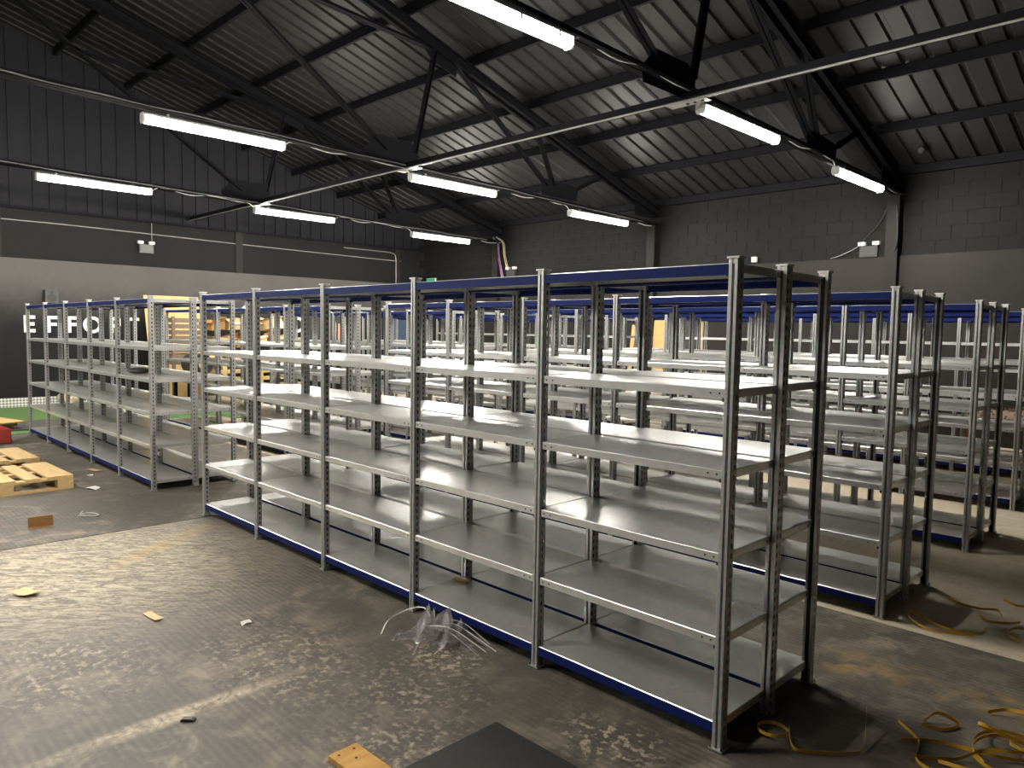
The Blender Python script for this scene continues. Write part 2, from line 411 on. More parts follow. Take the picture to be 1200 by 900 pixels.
for X in TX:
    t = empty('truss', (X, 0, 0), 0, ce)
    for sgn in (1, -1):
        f = (lambda y: y) if sgn > 0 else (lambda y: 2*YR-y)
        m = MB()      # rafter: pair of channels
        for o in (-.05, .05):
            m.bar((o, f(11.0), zr(11.0)), (o, f(YR), zr(YR)), .012, .16); m.bar((o*1.6, f(11.0), zr(11.0)-.075), (o*1.6, f(YR), zr(YR)-.075), .07, .012)
            m.bar((o*1.6, f(11.0), zr(11.0)+.075), (o*1.6, f(YR), zr(YR)+.075), .07, .012)
        m.build('rafter', M['steel_black'], t)
        for a, b in (((4.45, 4.45), (4.85, zr(4.85))), ((3.9, 4.4), (YR+.1, zr(YR)-.1)), ((7.45, 4.4), (5.1, zr(5.1))), ((7.65, 4.42), (7.1, zr(7.1))),
                     ((8.3, 4.42), (9.2, zr(9.2))), ((4.75, zr(4.75)-.1), (.95, 6.32))):
            truss_member(t, 'diagonal', (f(a[0]), a[1]), (f(b[0]), b[1]), .05, .06)
        gusset(t, [(f(y), z) for y, z in ((3.55, 4.22), (4.5, 4.22), (4.5, 4.5), (4.35, 4.6), (3.75, 4.6), (3.5, 4.35))])
        gusset(t, [(f(y), z) for y, z in ((7.35, 4.22), (8.3, 4.22), (8.35, 4.48), (7.8, 4.52), (7.35, 4.52))])
        gusset(t, [(f(y), z) for y, z in ((10.98, 4.2), (10.2, 4.2), (10.2, zr(10.2)), (10.98, zr(10.98)))])
        gusset(t, [(f(y), z) for y, z in ((4.4, zr(4.4)), (5.3, zr(5.3)), (5.25, zr(5.3)-.22), (4.75, zr(4.75)-.24))])
    truss_member(t, 'bottom_chord', (11.0, zch(X, 11)), (YR, zch(X, YR)), .075, .08); truss_member(t, 'bottom_chord', (YR, zch(X, YR)), (2*YR-11.0, zch(X, 11)), .075, .08)
# long tie angle with conduit under the first node line
tie = MB(); tie.box(XL, XR, 4.25, 4.33, 4.19, 4.198); tie.box(XL, XR, 4.25, 4.258, 4.198, 4.27)
tie.build('tie_angle', M['steel_black'], ce)
MB().tube([(XL, 4.235, 4.178), (XR, 4.235, 4.178)], .011, 8).build('conduit', M['zinc_bar'], ce)
for X in TX:
    m = MB(); m.box(-.18, .30, 4.22, 4.36, 4.16, 4.168)
    for i in range(3): m.tube([(.05+.09*i, 4.29, 4.15), (.05+.09*i, 4.29, 4.16)], .018, 8, 1)
    m.build('tie_plate', [M['zinc_bar'], M['dark_plastic']], ce, (X, 0, 0))

# ================================================================ STRIP LIGHTS
LL = 1.78
hm = MB(); hm.prism([(-.05, .055), (-.058, .03), (.058, .03), (.05, .055), (.03, .065), (-.03, .065)], (0, -LL/2, 0), 'y', LL); hm = hm.mesh('housing', M['lamp_body'])
dm = MB(); dm.prism([(.056, .03)] + [(.056*math.cos(a), -.01-.05*math.sin(a)) for a in [PI*i/8 for i in range(9)]] + [(-.056, .03)], (0, -LL/2+.02, 0), 'y', LL-.04); dm = dm.mesh('diffuser', M['led'])
em = MB(); em.prism([(-.04, -.062), (.04, -.062), (.06, -.03), (.06, .035), (.05, .06), (-.05, .06), (-.06, .035), (-.06, -.03)], (0, 0, 0), 'y', .022); em = em.mesh('end_cap', M['lamp_body'])
km = MB().box(-.004, .004, -.012, .012, -.015, .045).mesh('clip', M['zinc_bar'])
gm = MB(); gm.box(-.015, .015, -.01, .01, .055, .10); gm = gm.mesh('hanger', M['zinc_bar'])
where = {(0, 0): 'far left roof truss, nearest its left end', (0, 1): 'far left roof truss, middle of its three', (0, 2): 'far left roof truss, closest to the back corner',
         (1, 0): 'middle roof truss, nearest end at upper left', (1, 1): 'middle roof truss, centre of its three', (1, 2): 'middle roof truss, closest to the back wall',
         (2, 0): 'nearest roof truss, cut by the picture top', (2, 1): 'nearest roof truss, centre of its three', (2, 2): 'nearest roof truss, closest to the back wall column'}
LX = [-12.8, -7.93, -2.98]
LY = [(1.3, 5.05, 8.95), (1.34, 5.25, 9.02), (1.48, 5.46, 9.15)]
def zlamp(i, y): return (4.13, 4.15, 4.265)[i] - .021*abs(y-YR) + .06
def lamp(X, Y, label, z):
    o = tag(empty('strip_light', (X, Y, z)), label, 'light', 'LED strip lights under the trusses')
    put('housing', hm, o); put('diffuser', dm, o)
    put('end_cap', em, o, (0, -LL/2-.012, 0)); put('end_cap', em, o, (0, LL/2-.01, 0))
    for q in (-.6, .6): put('hanger', gm, o, (0, q, 0))
    for q in (-.7, -.23, .23, .7):
        for e in (-.061, .061): put('clip', km, o, (e, q, 0))
for i in range(3):
    for j in range(3): lamp(LX[i], LY[i][j], 'lit white LED strip light under the ' + where[i, j], zlamp(i, LY[i][j]))
    for j, yy in enumerate((-2.85, -6.95)[:2 if i < 2 else 1]):
        lamp(LX[i], yy, ['lit strip light behind the camera, ' + s for s in ('nearest row', 'second row', 'last row')][j] + ', ' + ('far left truss', 'middle truss', 'nearest truss')[i], zlamp(i, yy))
# cables along the bottom chords
for i in range(3):
    X = TX[i]; nm = ('far left', 'middle', 'nearest')[i]
    pts = []; y = -6.0
    while y < 10.9:
        pts.append((X+.03+R.uniform(-.012, .012), y, zch(X, y)+.03+R.uniform(-.01, .012))); y += .5
    tag(MB().tube(smoothpath(pts, 3), .011, 6).build('cable', M['grey_cable'], smooth=True), 'grey cable run lying along the %s truss bottom chord' % nm, 'cable', 'cables along the trusses')
    for j, yy in enumerate(LY[i]):
        e = yy+LL/2
        q = lambda y_, dz: zlamp(i, y_)+dz
        P = [(LX[i], e+.01, q(e, .02)), (LX[i]+.01, e+.1, q(e, .09)), (LX[i]-.03, e+.3, q(e+.3, .115)), (LX[i], e+.7, q(e+.7, .07)), (LX[i]+.03, e+1.1, q(e+1.1, .11))]
        if j < 2: n_ = LY[i][j+1]-LL/2; P += [(LX[i]+.02, e+1.6, q(e+1.6, .09)), (LX[i]+.01, n_-.15, q(n_, .1)), (LX[i], n_-.01, q(n_, .02))]
        tag(MB().tube(smoothpath(P, 6), .008, 6).build('cable', M['white_cable'], smooth=True),
            'loose white flex at the %s end of the %s truss light, %s' % ('far', nm, ('left one', 'centre one', 'rear one')[j]), 'cable', 'light flexes')

# ================================================================ SHELVING RUNS
H, NB, D = 2.0, 5, .425
def slot_strip(s, x, y0, y1, H, cols, mi=0, flip=False):
    """vertical strip in plane x, from y0 to y1 with slot columns (centres list)"""
    sw, sh, pit = .011, .021, .04
    edges = [y0]
    for c in cols: edges += [c-sw/2, c+sw/2]
    edges.append(y1)
    for i in range(len(edges)-1):
        a, b = edges[i], edges[i+1]
        if i % 2 == 0: s.face([(x, a, 0), (x, b, 0), (x, b, H), (x, a, H)], mi)
        else:
            z = 0; ph = .5*pit if i > 1 else 0
            zz = [0.0]; q = .05+ph*0
            while q < H-.04: zz += [q-sh/2, q+sh/2]; q += pit
            zz.append(H)
            for k in range(0, len(zz)-1, 2): s.face([(x, a, zz[k]), (x, b, zz[k]), (x, b, zz[k+1]), (x, a, zz[k+1])], mi)
def post_front(mirror=1):
    s = MB(); h = .022; P = [(-h, -h+.004), (-h+.004, -h), (-.006, -h), (-.0035, -h+.012), (.0035, -h+.012), (.006, -h), (h-.004, -h), (h, -h+.004)]
    for (a, b), (c, d) in zip(P, P[1:]): s.face([(a, b*mirror, 0), (c, d*mirror, 0), (c, d*mirror, H), (a, b*mirror, H)])
    for x in (-h, h):
        slot_strip(s, x, -h+.004, h, H, [.004]) if mirror > 0 else slot_strip(s, x, -h, h-.004, H, [-.004])
    for x in (-h, h):
        s.face([(x, h*mirror, 0), (x*.45, h*mirror, 0), (x*.45, h*mirror, H), (x, h*mirror, H)])
    s.box(-.013, .013, -.008, .016, 0, H, 1) if mirror > 0 else s.box(-.013, .013, -.016, .008, 0, H, 1)  # added dark core, so the slots look shaded
    return s.mesh('post', [M['galv'], M['inner']])
def post_mid():
    s = MB(); h = .022; d = .028
    for mi_ in (1, -1):
        P = [(-h, -d), (-.006, -d), (-.0035, -d+.012), (.0035, -d+.012), (.006, -d), (h, -d)]
        for (a, b), (c, e) in zip(P, P[1:]): s.face([(a, b*mi_, 0), (c, e*mi_, 0), (c, e*mi_, H), (a, b*mi_, H)])
    for x in (-h, h):
        slot_strip(s, x, -d, d, H, [-.013, .013])
    s.box(-.013, .013, -.015, .015, 0, H, 1)  # same added core as shade behind the slots
    return s.mesh('post', [M['galv'], M['inner']])
PF, PM, PB = post_front(1), post_mid(), post_front(-1)
capm = MB().box(-.027, .027, -.027, .027, 0, .008).box(-.02, .02, -.02, .02, -.02, 0).mesh('post_cap', M['cap'])
capm2 = MB().box(-.027, .027, -.033, .033, 0, .008).box(-.02, .02, -.026, .026, -.02, 0).mesh('post_cap', M['cap'])
ftm = MB().box(-.031, .031, -.031, .031, 0, .006)
for a in (-.025, .025): ftm.tube([(a, -.026, .006), (a, -.026, .014)], .004, 6, 1)
ftm = ftm.mesh('foot_plate', [M['galv'], M['bolt']])
def shelf_mesh(W, notch_front, lipmat=0):
    """pan in local coords: x from 0..W between post centres, y 0..d from outer side to middle"""
    s = MB(); d = .418; g = .003; nx, nf, nb = .0245, .037, .009; lip = .036; ch = .003
    if not notch_front: pass
    out = [(nx, 0), (W-nx, 0), (W-nx, nf), (W-g, nf), (W-g, d-nb), (W-nx, d-nb), (W-nx, d), (nx, d), (nx, d-nb), (g, d-nb), (g, nf), (nx, nf)]
    cx, cy = W/2, d/2
    def inset(p): return (p[0]+(ch if p[0] < cx else -ch), p[1]+(ch if p[1] < cy else -ch))
    ins = [inset(p) for p in out]
    s.face([(x, y, 0) for x, y in ins])
    n = len(out)
    for i in range(n):
        a, b = out[i], out[(i+1) % n]; ia, ib = ins[i], ins[(i+1) % n]
        s.face([(*a, -ch), (*b, -ch), (*ib, 0), (*ia, 0)])
        s.face([(*a, -lip), (*b, -lip), (*b, -ch), (*a, -ch)])
    # return flanges and stiffener
    s.face([(nx, 0, -lip), (W-nx, 0, -lip), (W-nx, .015, -lip), (nx, .015, -lip)])
    s.face([(nx, d, -lip), (W-nx, d, -lip), (W-nx, d-.015, -lip), (nx, d-.015, -lip)])
    s.box(.05, W-.05, d/2-.04, d/2+.04, -.022, -.001)
    # bolts on the long lips and the ends
    for x in (.045, .085, W-.045, W-.085):
        s.tube([(x, -.002, -.019), (x, .0, -.019)], .0045, 6, 1)
        s.tube([(x, d+.002, -.019), (x, d, -.019)], .0045, 6, 1)
    for y in (.055, d-.04):
        s.tube([(g-.0008, y, -.019), (g, y, -.019)], .005, 6, 1); s.tube([(W-g+.0008, y, -.019), (W-g, y, -.019)], .005, 6, 1)
    # dark clips at the outer posts
    for x in (nx-.001, W-nx-.011): s.box(x, x+.012, .004, .02, -.052, -.034, 1)
    return s.mesh('shelf', [M['shelf'], M['bolt']])
def beam_mesh(W, inner=False):
    s = MB(); nx = .0245
    s.box(nx, W-nx, -.004, .012, -.046 if not inner else -.040, -.0035 if not inner else -.029)
    return s.mesh('beam', M['blue'])
MESH = {}
for W in (1.03, 1.045): MESH[W] = (shelf_mesh(W, True), beam_mesh(W), beam_mesh(W, True))
LV = [1.985, 1.49, 1.16, .82, .475, .115]
def run(x0, y0, W, label, levels=LV, z0=0.0):
    root = tag(empty('shelving_rack', (x0, y0, z0)), label, 'shelving', 'double-sided galvanised shelving runs')
    for i in range(NB+1):
        x = -i*W
        for me, y, cm in ((PF, 0, capm), (PM, D, capm2), (PB, 2*D, capm)):
            p = put('post', me, root, (x, y, .006)); put('post_cap', cm, p, (0, 0, H-.002)); put('foot_plate', ftm, p, (0, 0, 0), PI if y > D+.1 else 0)
    sm, bm, bi = MESH[W]
    for i in range(NB):
        for side in (0, 1):
            for k, z in enumerate(levels):
                zz = z + R.uniform(-.002, .002)
                if side == 0: s = put('shelf', sm, root, (-(i+1)*W, -.014, zz))
                else: s = put('shelf', sm, root, (-i*W, 2*D+.014, zz), PI)
                if k in (0, 5):
                    put('beam', bm, s)
                    put('beam', bi if k == 0 else bm, s, (W, .418, 0), PI)
    return root
LE = [1.97, 1.66, 1.34, 1.0, .66, .115]
run(0, 0, 1.03, 'long empty galvanised shelving run in the foreground, nearest the camera', z0=.006)
run(-.06, 2.0275, 1.03, 'second galvanised shelving run, directly behind the foreground run')
run(-.09, 4.0166, 1.03, 'third galvanised shelving run back from the foreground, right-hand block')
run(-.16, 6.0, 1.03, 'fourth galvanised shelving run, its end post at the right picture edge')
run(-.19, 8.0, 1.03, 'rearmost galvanised shelving run of the right-hand block, near the back wall', LE)
run(-6.463, 0, 1.045, 'galvanised shelving run at left beside the pallets, in line with the foreground run', z0=.006)
run(-6.46, 2.0275, 1.045, 'second shelving run of the far left block, right behind the one by the pallets')
run(-6.47, 4.0166, 1.045, 'third shelving run of the far left block')
run(-6.5, 6.0, 1.045, 'fourth shelving run of the far left block')
run(-6.52, 8.0, 1.045, 'rearmost shelving run of the far left block, near the back corner', LE)

# ================================================================ THINGS ON THE FLOOR
def box_at(name, mats, x0, x1, y0, y1, z0, z1): return MB().box(x0, x1, y0, y1, z0, z1).build(name, mats)
# black mat
tag(MB().box(0, 2.2, -1.6, 0, 0, .009).build('floor_mat', M['black_rubber'], None, (-.77, -.53, .006)), 'plain black rubber mat at the bottom edge of the picture', 'mat')
tag(MB().box(0, 1.25, -3.2, 0, 0, .02).build('floor_mat', plain('grey_rubber_platform', (.07, .062, .055), .7), None, (-13.55, .95, .012)), 'brownish grey mat lying on the green turf', 'mat')
# pallets
def pallet(x, y, rz, label):
    """x,y = right near corner; extends -x 1.0 and -y 1.2"""
    o = tag(empty('pallet', (x, y, .006), rz), label, 'pallet', 'wooden pallets at left')
    ys = [(-.235, 0), (-.43, -.30), (-.645, -.51), (-.86, -.73), (-1.2, -.965)]
    dk = {}
    for a, b in ys:
        wd = round(b-a, 3)
        if wd not in dk: dk[wd] = MB().box(-1.0, 0, 0, wd, 0, .018).mesh('deck_board', M['wood'])
        put('deck_board', dk[wd], o, (0, a, .126))
    sb = MB().box(-.1, 0, -1.2, 0, 0, .02).mesh('stringer_board', M['wood']); bb = MB().box(-.1, 0, -1.2, 0, 0, .02).mesh('base_board', M['wood'])
    bl = MB().box(-.1, 0, -.145, 0, 0, .086).mesh('spacer_block', M['wood'])
    for xx in (0, -.45, -.9):
        put('stringer_board', sb, o, (xx, 0, .106)); put('base_board', bb, o, (xx, 0, 0))
        for yy in (0, -.53, -1.055): put('spacer_block', bl, o, (xx, yy, .02))
pallet(-7.16, -.56, .03, 'nearer pale wooden pallet lying on the floor at the left edge')
pallet(-8.52, -.57, .03, 'farther pale wooden pallet, behind the nearer one at the left edge')
# red crate with ply sheet
rc = tag(empty('crate', (-11.25, -.62, .012), .1), 'red plastic crate on the floor behind the pallets', 'crate')
c = MB(); c.box(-.3, .3, -.2, .2, 0, .012); c.box(-.3, .3, -.2, -.188, 0, .2); c.box(-.3, .3, .188, .2, 0, .2); c.box(-.3, -.288, -.2, .2, 0, .2); c.box(.288, .3, -.2, .2, 0, .2)
c.build('body', M['red'], rc); MB().box(-.31, .31, -.21, -.2, .17, .2).box(-.31, .31, .2, .21, .17, .2).build('rim', M['red'], rc)
tag(MB().box(-.6, .6, -.45, .45, 0, .018).build('plywood_sheet', M['ply'], None, (-12.9, -.5, .132), .25), 'pale plywood sheet lying flat at the left picture edge', 'board')
b = tag(empty('timber_bearers', (-12.9, -.5, .032), .25), 'low timber frame under the flat plywood sheet', 'timber')
for q in (-.4, .4): MB().box(q-.03, q+.03, -.4, .4, .03, .1).build('bearer', M['wood'], b)
MB().box(-.45, .45, -.03, .03, 0, .03).build('cross_piece', M['wood'], b)
# foreground plank
pl = MB().box(0, .6, -.13, 0, 0, .02)
for a, b_ in ((.03, -.03), (.03, -.1), (.09, -.06)): pl.tube([(a, b_, .02), (a, b_, .0215)], .006, 8, 1)
tag(pl.build('plank', [M['orange_ply'], M['bolt']], None, (-1.03, -1.075, .006), .02), 'orange brown wooden plank end with nail heads at the bottom edge', 'plank')
# cardboard scraps
def scrap(x, y, sx, sy, rz, mat, label, fold=.3):
    m = MB(); h = .0025
    for sgn in (-1, 1):
        Mx = Matrix.Rotation(-fold*sgn, 4, 'Y')
        m.box(0 if sgn > 0 else -sx/2, sx/2 if sgn > 0 else 0, -sy/2, sy/2, 0, h, 0, Matrix.Translation((0, 0, math.sin(abs(fold))*sx/2*(1 if fold > 0 else 0))) @ Mx if fold > 0 else Mx)
    return tag(m.build('cardboard_scrap', mat, None, (x, y, .0065), rz), label, 'cardboard', 'cardboard scraps')
scrap(-3.91, -1.64, .15, .10, .4, M['card_light'], 'pale folded cardboard scrap on the bright dusty floor', .15)
scrap(-3.0, -1.19, .16, .05, .1, M['card_light'], 'narrow pale cardboard strip in the middle of the left floor', .05)
m = MB().box(-.09, .09, -.004, 0, 0, .09).box(-.09, .09, -.05, 0, 0, .003)
tag(m.build('cardboard_scrap', M['card_dark'], None, (-5.67, -1.18, .0065), 1.5), 'brown folded cardboard scrap standing up near the pallets', 'cardboard', 'cardboard scraps')
scrap(-8.05, -.12, .2, .06, .2, M['card'], 'small cardboard strip at the foot of the left shelving', .04)
scrap(-.0, 0, .12, .05, .3, M['card'], 'small brown cardboard piece on the bottom shelf of the foreground run', .05).location = (-2.0, .33, .1275)
def paper(x, y, s, label):
    m = MB(); n = 7; rr = [s*R.uniform(.5, 1) for _ in range(n)]
    P = [(rr[i]*math.cos(2*PI*i/n), rr[i]*math.sin(2*PI*i/n)) for i in range(n)]; hs = [R.uniform(.001, .02) for _ in range(n)]
    for i in range(n): m.face([(0, 0, .012), (*P[i], hs[i]), (*P[(i+1) % n], hs[(i+1) % n])])
    for i in range(n): m.face([(0, 0, .010), (*P[(i+1) % n], hs[(i+1) % n]-.001), (*P[i], hs[i]-.001)])
    return tag(m.build('paper_scrap', M['paper'], None, (x, y, .0065)), label, 'scrap', 'small litter')
paper(-2.55, -.84, .04, 'small torn white paper scrap on the open floor')
paper(-7.0, -.42, .09, 'crumpled white film scrap beside the nearer pallet')
paper(-7.75, -.25, .05, 'white scrap between pallet and left shelving')
w_ = MB().tube(smoothpath([(0, 0, .004), (.1, .03, .01), (.14, .1, .004), (.05, .12, .004), (.0, .08, .008), (.03, .0, .02), (-.12, .12, .005)], 6), .004, 5)
tag(w_.build('string', M['paper'], None, (-5.86, -.85, .008), .3, True), 'white looped string on the floor beyond the dusty patch', 'string')
tag(MB().prism([(-.03, 0), (.03, 0), (.03, .008), (.018, .013), (-.02, .013), (-.03, .006)], (0, -.012, 0), 'y', .024).build('strap_buckle', M['dark_plastic'], None, (-1.7, -1.49, .0065), .8), 'tiny black strap buckle on the pale scuffed streak', 'buckle')

# yellow packing straps
def strap(label, pts, side=None, wdt=.015, z=.006):
    P = smoothpath(pts, 7)
    P = [Vector((p.x, p.y, max(p.z, 0)+z+.009)) for p in P]
    m = MB().ribbon(P, side or (0, 0, 1), wdt)
    return tag(m.build('packing_strap', M['strap'], smooth=False), label, 'strap', 'yellow packing straps on the floor')
def coil(cx, cy, r, turns, z0, n=16, tilt=0): return [(cx+r*math.cos(2*PI*i/n), cy+r*math.sin(2*PI*i/n), z0+.02*i/n+tilt*math.sin(2*PI*i/n)) for i in range(int(n*turns)+1)]
strap('yellow strap with a small loop and upturned end by the foreground post', coil(.1, .28, .065, 1.15, 0, 10)[::1] + [(.22, .22, 0), (.32, .28, .0), (.40, .36, .0), (.42, .42, .01), (.38, .56, .06), (.36, .62, .09)])
strap('yellow strap with long loop on the concrete edge behind', [(.42, 2.11, .0), (.3, 2.04, 0), (.2, 2.02, .0), (.1, 2.08, .01), (.06, 2.16, .015), (.1, 2.2, .02), (.2, 2.12, .01), (.32, 2.1, .0), (.44, 2.16, .0), (.46, 2.2, .03)])
strap('yellow strap lying in the second run shadow', [(.12, 2.7, 0), (.22, 2.62, .0), (.33, 2.62, .0), (.42, 2.64, .01), (.46, 2.58, .0)], (0, .3, 1))
strap('yellow strap curl on the concrete, beyond the shadow edge', [(.36, 2.5, .0), (.42, 2.42, .0), (.52, 2.44, .01), (.56, 2.54, .0)], (.2, .3, 1))
strap('yellow strap at the right picture edge beside the concrete', [(.4, 2.92, 0), (.48, 2.86, 0), (.58, 2.86, .02), (.66, 2.95, .03), (.72, 2.85, .0)])
strap('yellow strap tangle end at right edge on the concrete seam', [(.62, 2.2, .0), (.55, 2.26, .01), (.58, 2.4, .01), (.7, 2.4, .0), (.8, 2.3, 0)])
TA = [
 [(.5, .62, 0), (.62, .72, .0), (.78, .74, .01), (.9, .82, .0), (1.0, .98, 0)],
 [(.44, .78, 0), (.56, .66, .0), (.6, .5, .0), (.72, .46, 0)],
 [(.58, .52, .0), (.7, .62, .0), (.78, .72, .03), (.88, .76, .05), (.94, .9, .02)],
 [(.52, .86, .0), (.56, .92, .03), (.64, .94, .0), (.6, .84, 0), (.52, .82, .0)],
 [(.76, .98, .0), (.72, .9, .05), (.76, .82, .09), (.88, .84, .06), (1.0, .9, .02), (1.08, 1.02, 0)],
 coil(.86, .78, .13, 1.7, .0, 12, .03),
 coil(.95, .88, .11, 1.4, .02, 12, -.03),
 [(.7, 1.16, .0), (.76, 1.2, .02), (.84, 1.16, .05), (.92, 1.1, .09), (.96, 1.2, .06), (1.06, 1.14, .0)],
 [(.86, 1.24, .1), (.9, 1.14, .05), (.95, 1.02, .02), (1.02, .98, .0)],
 [(.66, .56, .0), (.76, .54, .02), (.86, .58, .02), (.96, .66, .0)],
]
TL = ['long yellow strap crossing the shadow towards the tangle at lower right', 'yellow strap bending out of the bottom edge, left of the tangle', 'yellow strap lifted over the front of the tangle',
      'small yellow strap loop at the upper left of the tangle', 'yellow strap arching over the tangle at lower right', 'coiled yellow strap at the heart of the lower right tangle', 'second coiled yellow strap, right side of the tangle',
      'yellow strap with a hooked end above the tangle', 'yellow strap sticking up at the right edge of the tangle', 'yellow strap along the bottom picture edge below the tangle']
for pts, lb in zip(TA, TL): strap(lb, pts, (.25, .2, 1) if R.random() < .5 else (0, 0, 1))

# clear stretch film heap
def film():
    rr = random.Random(3); m = MB(); n = 22; nz = {}
    def hgt(i, j):
        u, v = i/n, j/n; e = min(u, 1-u, v, 1-v)*4
        return max(0, min(1, e))*(.05+.05*math.sin(u*19+v*7)+.045*math.sin(v*31-u*11)+rr.uniform(0, .04))
    P = [[None]*(n+1) for _ in range(n+1)]
    for i in range(n+1):
        for j in range(n+1):
            u, v = i/n-.5, j/n-.5; tp = 1-.5*(u+.5)
            P[i][j] = (u*.42+rr.uniform(-.012, .012), v*.30*tp+rr.uniform(-.012, .012)+.03*math.sin(u*17), max(.002, hgt(i, j)))
    for i in range(n):
        for j in range(n): m.face([P[i][j], P[i+1][j], P[i+1][j+1], P[i][j+1]])
    o = tag(empty('stretch_film', (-1.63, -.14, .0065), .25), 'crumpled heap of clear stretch film on the floor before the foreground run', 'plastic film')
    m.build('crumpled_sheet', M['film'], o)
    for k in range(9):
        a = rr.uniform(-.3, .2); L = rr.uniform(.2, .34); y0 = rr.uniform(-.06, .06)
        pts = smoothpath([(-.05+rr.uniform(-.05, .05), y0, .07), (.1, y0+L*.3*math.sin(a), .075+rr.uniform(-.02, .02)), (.05+L, y0+L*math.sin(a), .004)], 5)
        m2 = MB().ribbon(pts, (rr.uniform(-.5, .5), 1, .5), .005, .0015); m2.build('strand', M['paper'] if k % 3 == 0 else M['film'], o)
    for pts in ([(-.12, .06, .08), (-.2, .1, .10), (-.28, .06, .085), (-.33, -.05, .05), (-.31, -.14, .004)], [(.02, -.08, .05), (-.02, -.16, .03), (.0, -.24, .004)], [(.1, -.06, .06), (.12, -.15, .03), (.1, -.2, .004)]):
        MB().ribbon(smoothpath(pts, 5), (.3, 1, .6), .008, .002).build('strand', M['film'] if pts[0][0] > 0 else M['paper'], o)
film()

# ================================================================ THINGS ON AND AT THE WALLS
def emergency(loc, face, label):
    rz = {'back': 0, 'left': PI/2}[face]
    o = tag(empty('emergency_light', loc, rz), label, 'light', 'twin-head emergency lights')
    MB().box(-.15, .15, -.09, 0, 0, .19).box(-.13, .13, -.1, -.09, .02, .17).build('body', M['dark_plastic'], o)
    for q in (-.12, .12):
        h = MB().box(q-.055, q+.055, -.1, -.02, .205, .265).box(q-.012, q+.012, -.06, -.04, .19, .205).build('lamp_head', M['white_plastic'], o)
        MB().box(q-.045, q+.045, -.104, -.1, .213, .257).build('lens', M['paper'], h)
emergency((-3.43, YB-.001, 3.105), 'back', 'twin-head emergency light on the back wall beside the right column')
emergency((-12.35, YB-.001, 3.12), 'back', 'twin-head emergency light on the back wall below the hanging cables')
emergency((XL+.001, 3.26, 3.34), 'left', 'twin-head emergency light high on the left wall')
def wallcable(name, pts, mat, label, r=.009, grp='wall cables'):
    return tag(MB().tube(smoothpath(pts, 6), r, 6).build(name, M[mat], smooth=True), label, 'cable', grp)
wallcable('cable', [(-3.1, YB-.22, 4.15), (-3.15, YB-.12, 3.9), (-3.3, YB-.05, 3.65), (-3.5, YB-.03, 3.45), (-3.56, YB-.03, 3.38)], 'black_cable', 'black cable dropping beside the right column to the emergency light')
wallcable('cable', [(-3.58, YB-.03, 3.33), (-3.75, YB-.03, 3.24), (-3.95, YB-.03, 3.16), (-4.1, YB-.03, 3.12)], 'grey_cable', 'grey cable curving left from the right emergency light')
wallcable('cable', [(-2.95, YB-.24, 3.95), (-2.92, YB-.23, 3.5), (-2.95, YB-.22, 3.2), (-3.1, YB-.08, 3.11)], 'black_cable', 'black cable hanging along the right column')
for i, (dx, mt, nm) in enumerate(((0, 'purple_cable', 'first purple'), (.06, 'purple_cable', 'second purple'), (.03, 'red_cable', 'reddish'), (.24, 'yellow_cable', 'yellow'), (.29, 'grey_cable', 'grey'))):
    wallcable('cable', [(-12.92+dx*.5, YB-.2, 4.18), (-12.87+dx, YB-.12, 4.02), (-12.86+dx, YB-.07, 3.7), (-12.78+dx*1.1, YB-.06, 3.35), (-12.72+dx*1.2, YB-.05, 3.12)], mt, '%s cable hanging at the back wall end of the far left truss' % nm, .013)
wallcable('conduit', [(XL+.02, YF+8, 3.82), (XL+.02, 0, 3.8), (XL+.02, 2, 3.8), (XL+.02, 6, 3.74), (XL+.02, 9, 3.71), (XL+.02, 10.3, 3.7)], 'grey_cable', 'grey conduit running along the black band of the left wall', .012)
wallcable('conduit', [(XL+.02, 3.4, 4.05), (XL+.02, 3.4, 3.62)], 'grey_cable', 'short grey drop to the left wall emergency light', .008)
wallcable('conduit', [(XL+.03, 8.4, 3.93), (XL+.03, 9.3, 3.93), (XL+.03, 9.95, 3.92), (XL+.03, 10.12, 3.82), (XL+.03, 10.14, 3.4), (XL+.03, 10.14, 3.05)], 'zinc_bar', 'bent pale conduit dropping near the back left corner', .014)
tag(MB().box(-.05, .05, -.05, 0, -.05, .05).box(-.035, .035, -.056, -.05, -.035, .035).build('junction_box', M['white_plastic'], None, (-5.59, YB-.0005, 3.19)), 'small pale junction box on the back wall', 'box')
es = tag(empty('exit_sign', (-15.65, YB-.06, 3.02)), 'green exit sign on the back wall near the left corner', 'sign')
MB().box(-.2, .2, -.04, 0, 0, .2).build('case', M['white_plastic'], es); MB().box(-.19, .19, -.045, -.04, .01, .19).build('face', plain('green_sign', (.02, .4, .22), .4), es)
cc = tag(empty('security_camera', (-2.5, 10.4, 4.72)), 'small dark camera under the roof at upper right', 'camera')
MB().tube([(0, 0, .14), (0, 0, .0)], .02, 8).build('stem', M['dark_plastic'], cc)
MB().tube([(-.02, .06, -.03), (.03, -.14, -.05)], [.045, .045], 10).build('body', M['dark_plastic'], cc); MB().tube([(.03, -.14, -.05), (.032, -.15, -.051)], .03, 10).build('lens', M['bolt'], cc)
sp = tag(empty('loudspeaker', (XL+.05, 1.34, 2.15)), 'dark loudspeaker on the left wall above the letters', 'speaker')
MB().box(0, .2, -.12, .12, 0, .27).build('cabinet', M['dark_plastic'], sp)
MB().tube([(.2, 0, .1), (.206, 0, .1)], .085, 16).tube([(.2, 0, .22), (.206, 0, .22)], .03, 12).build('driver', M['black_rubber'], sp)
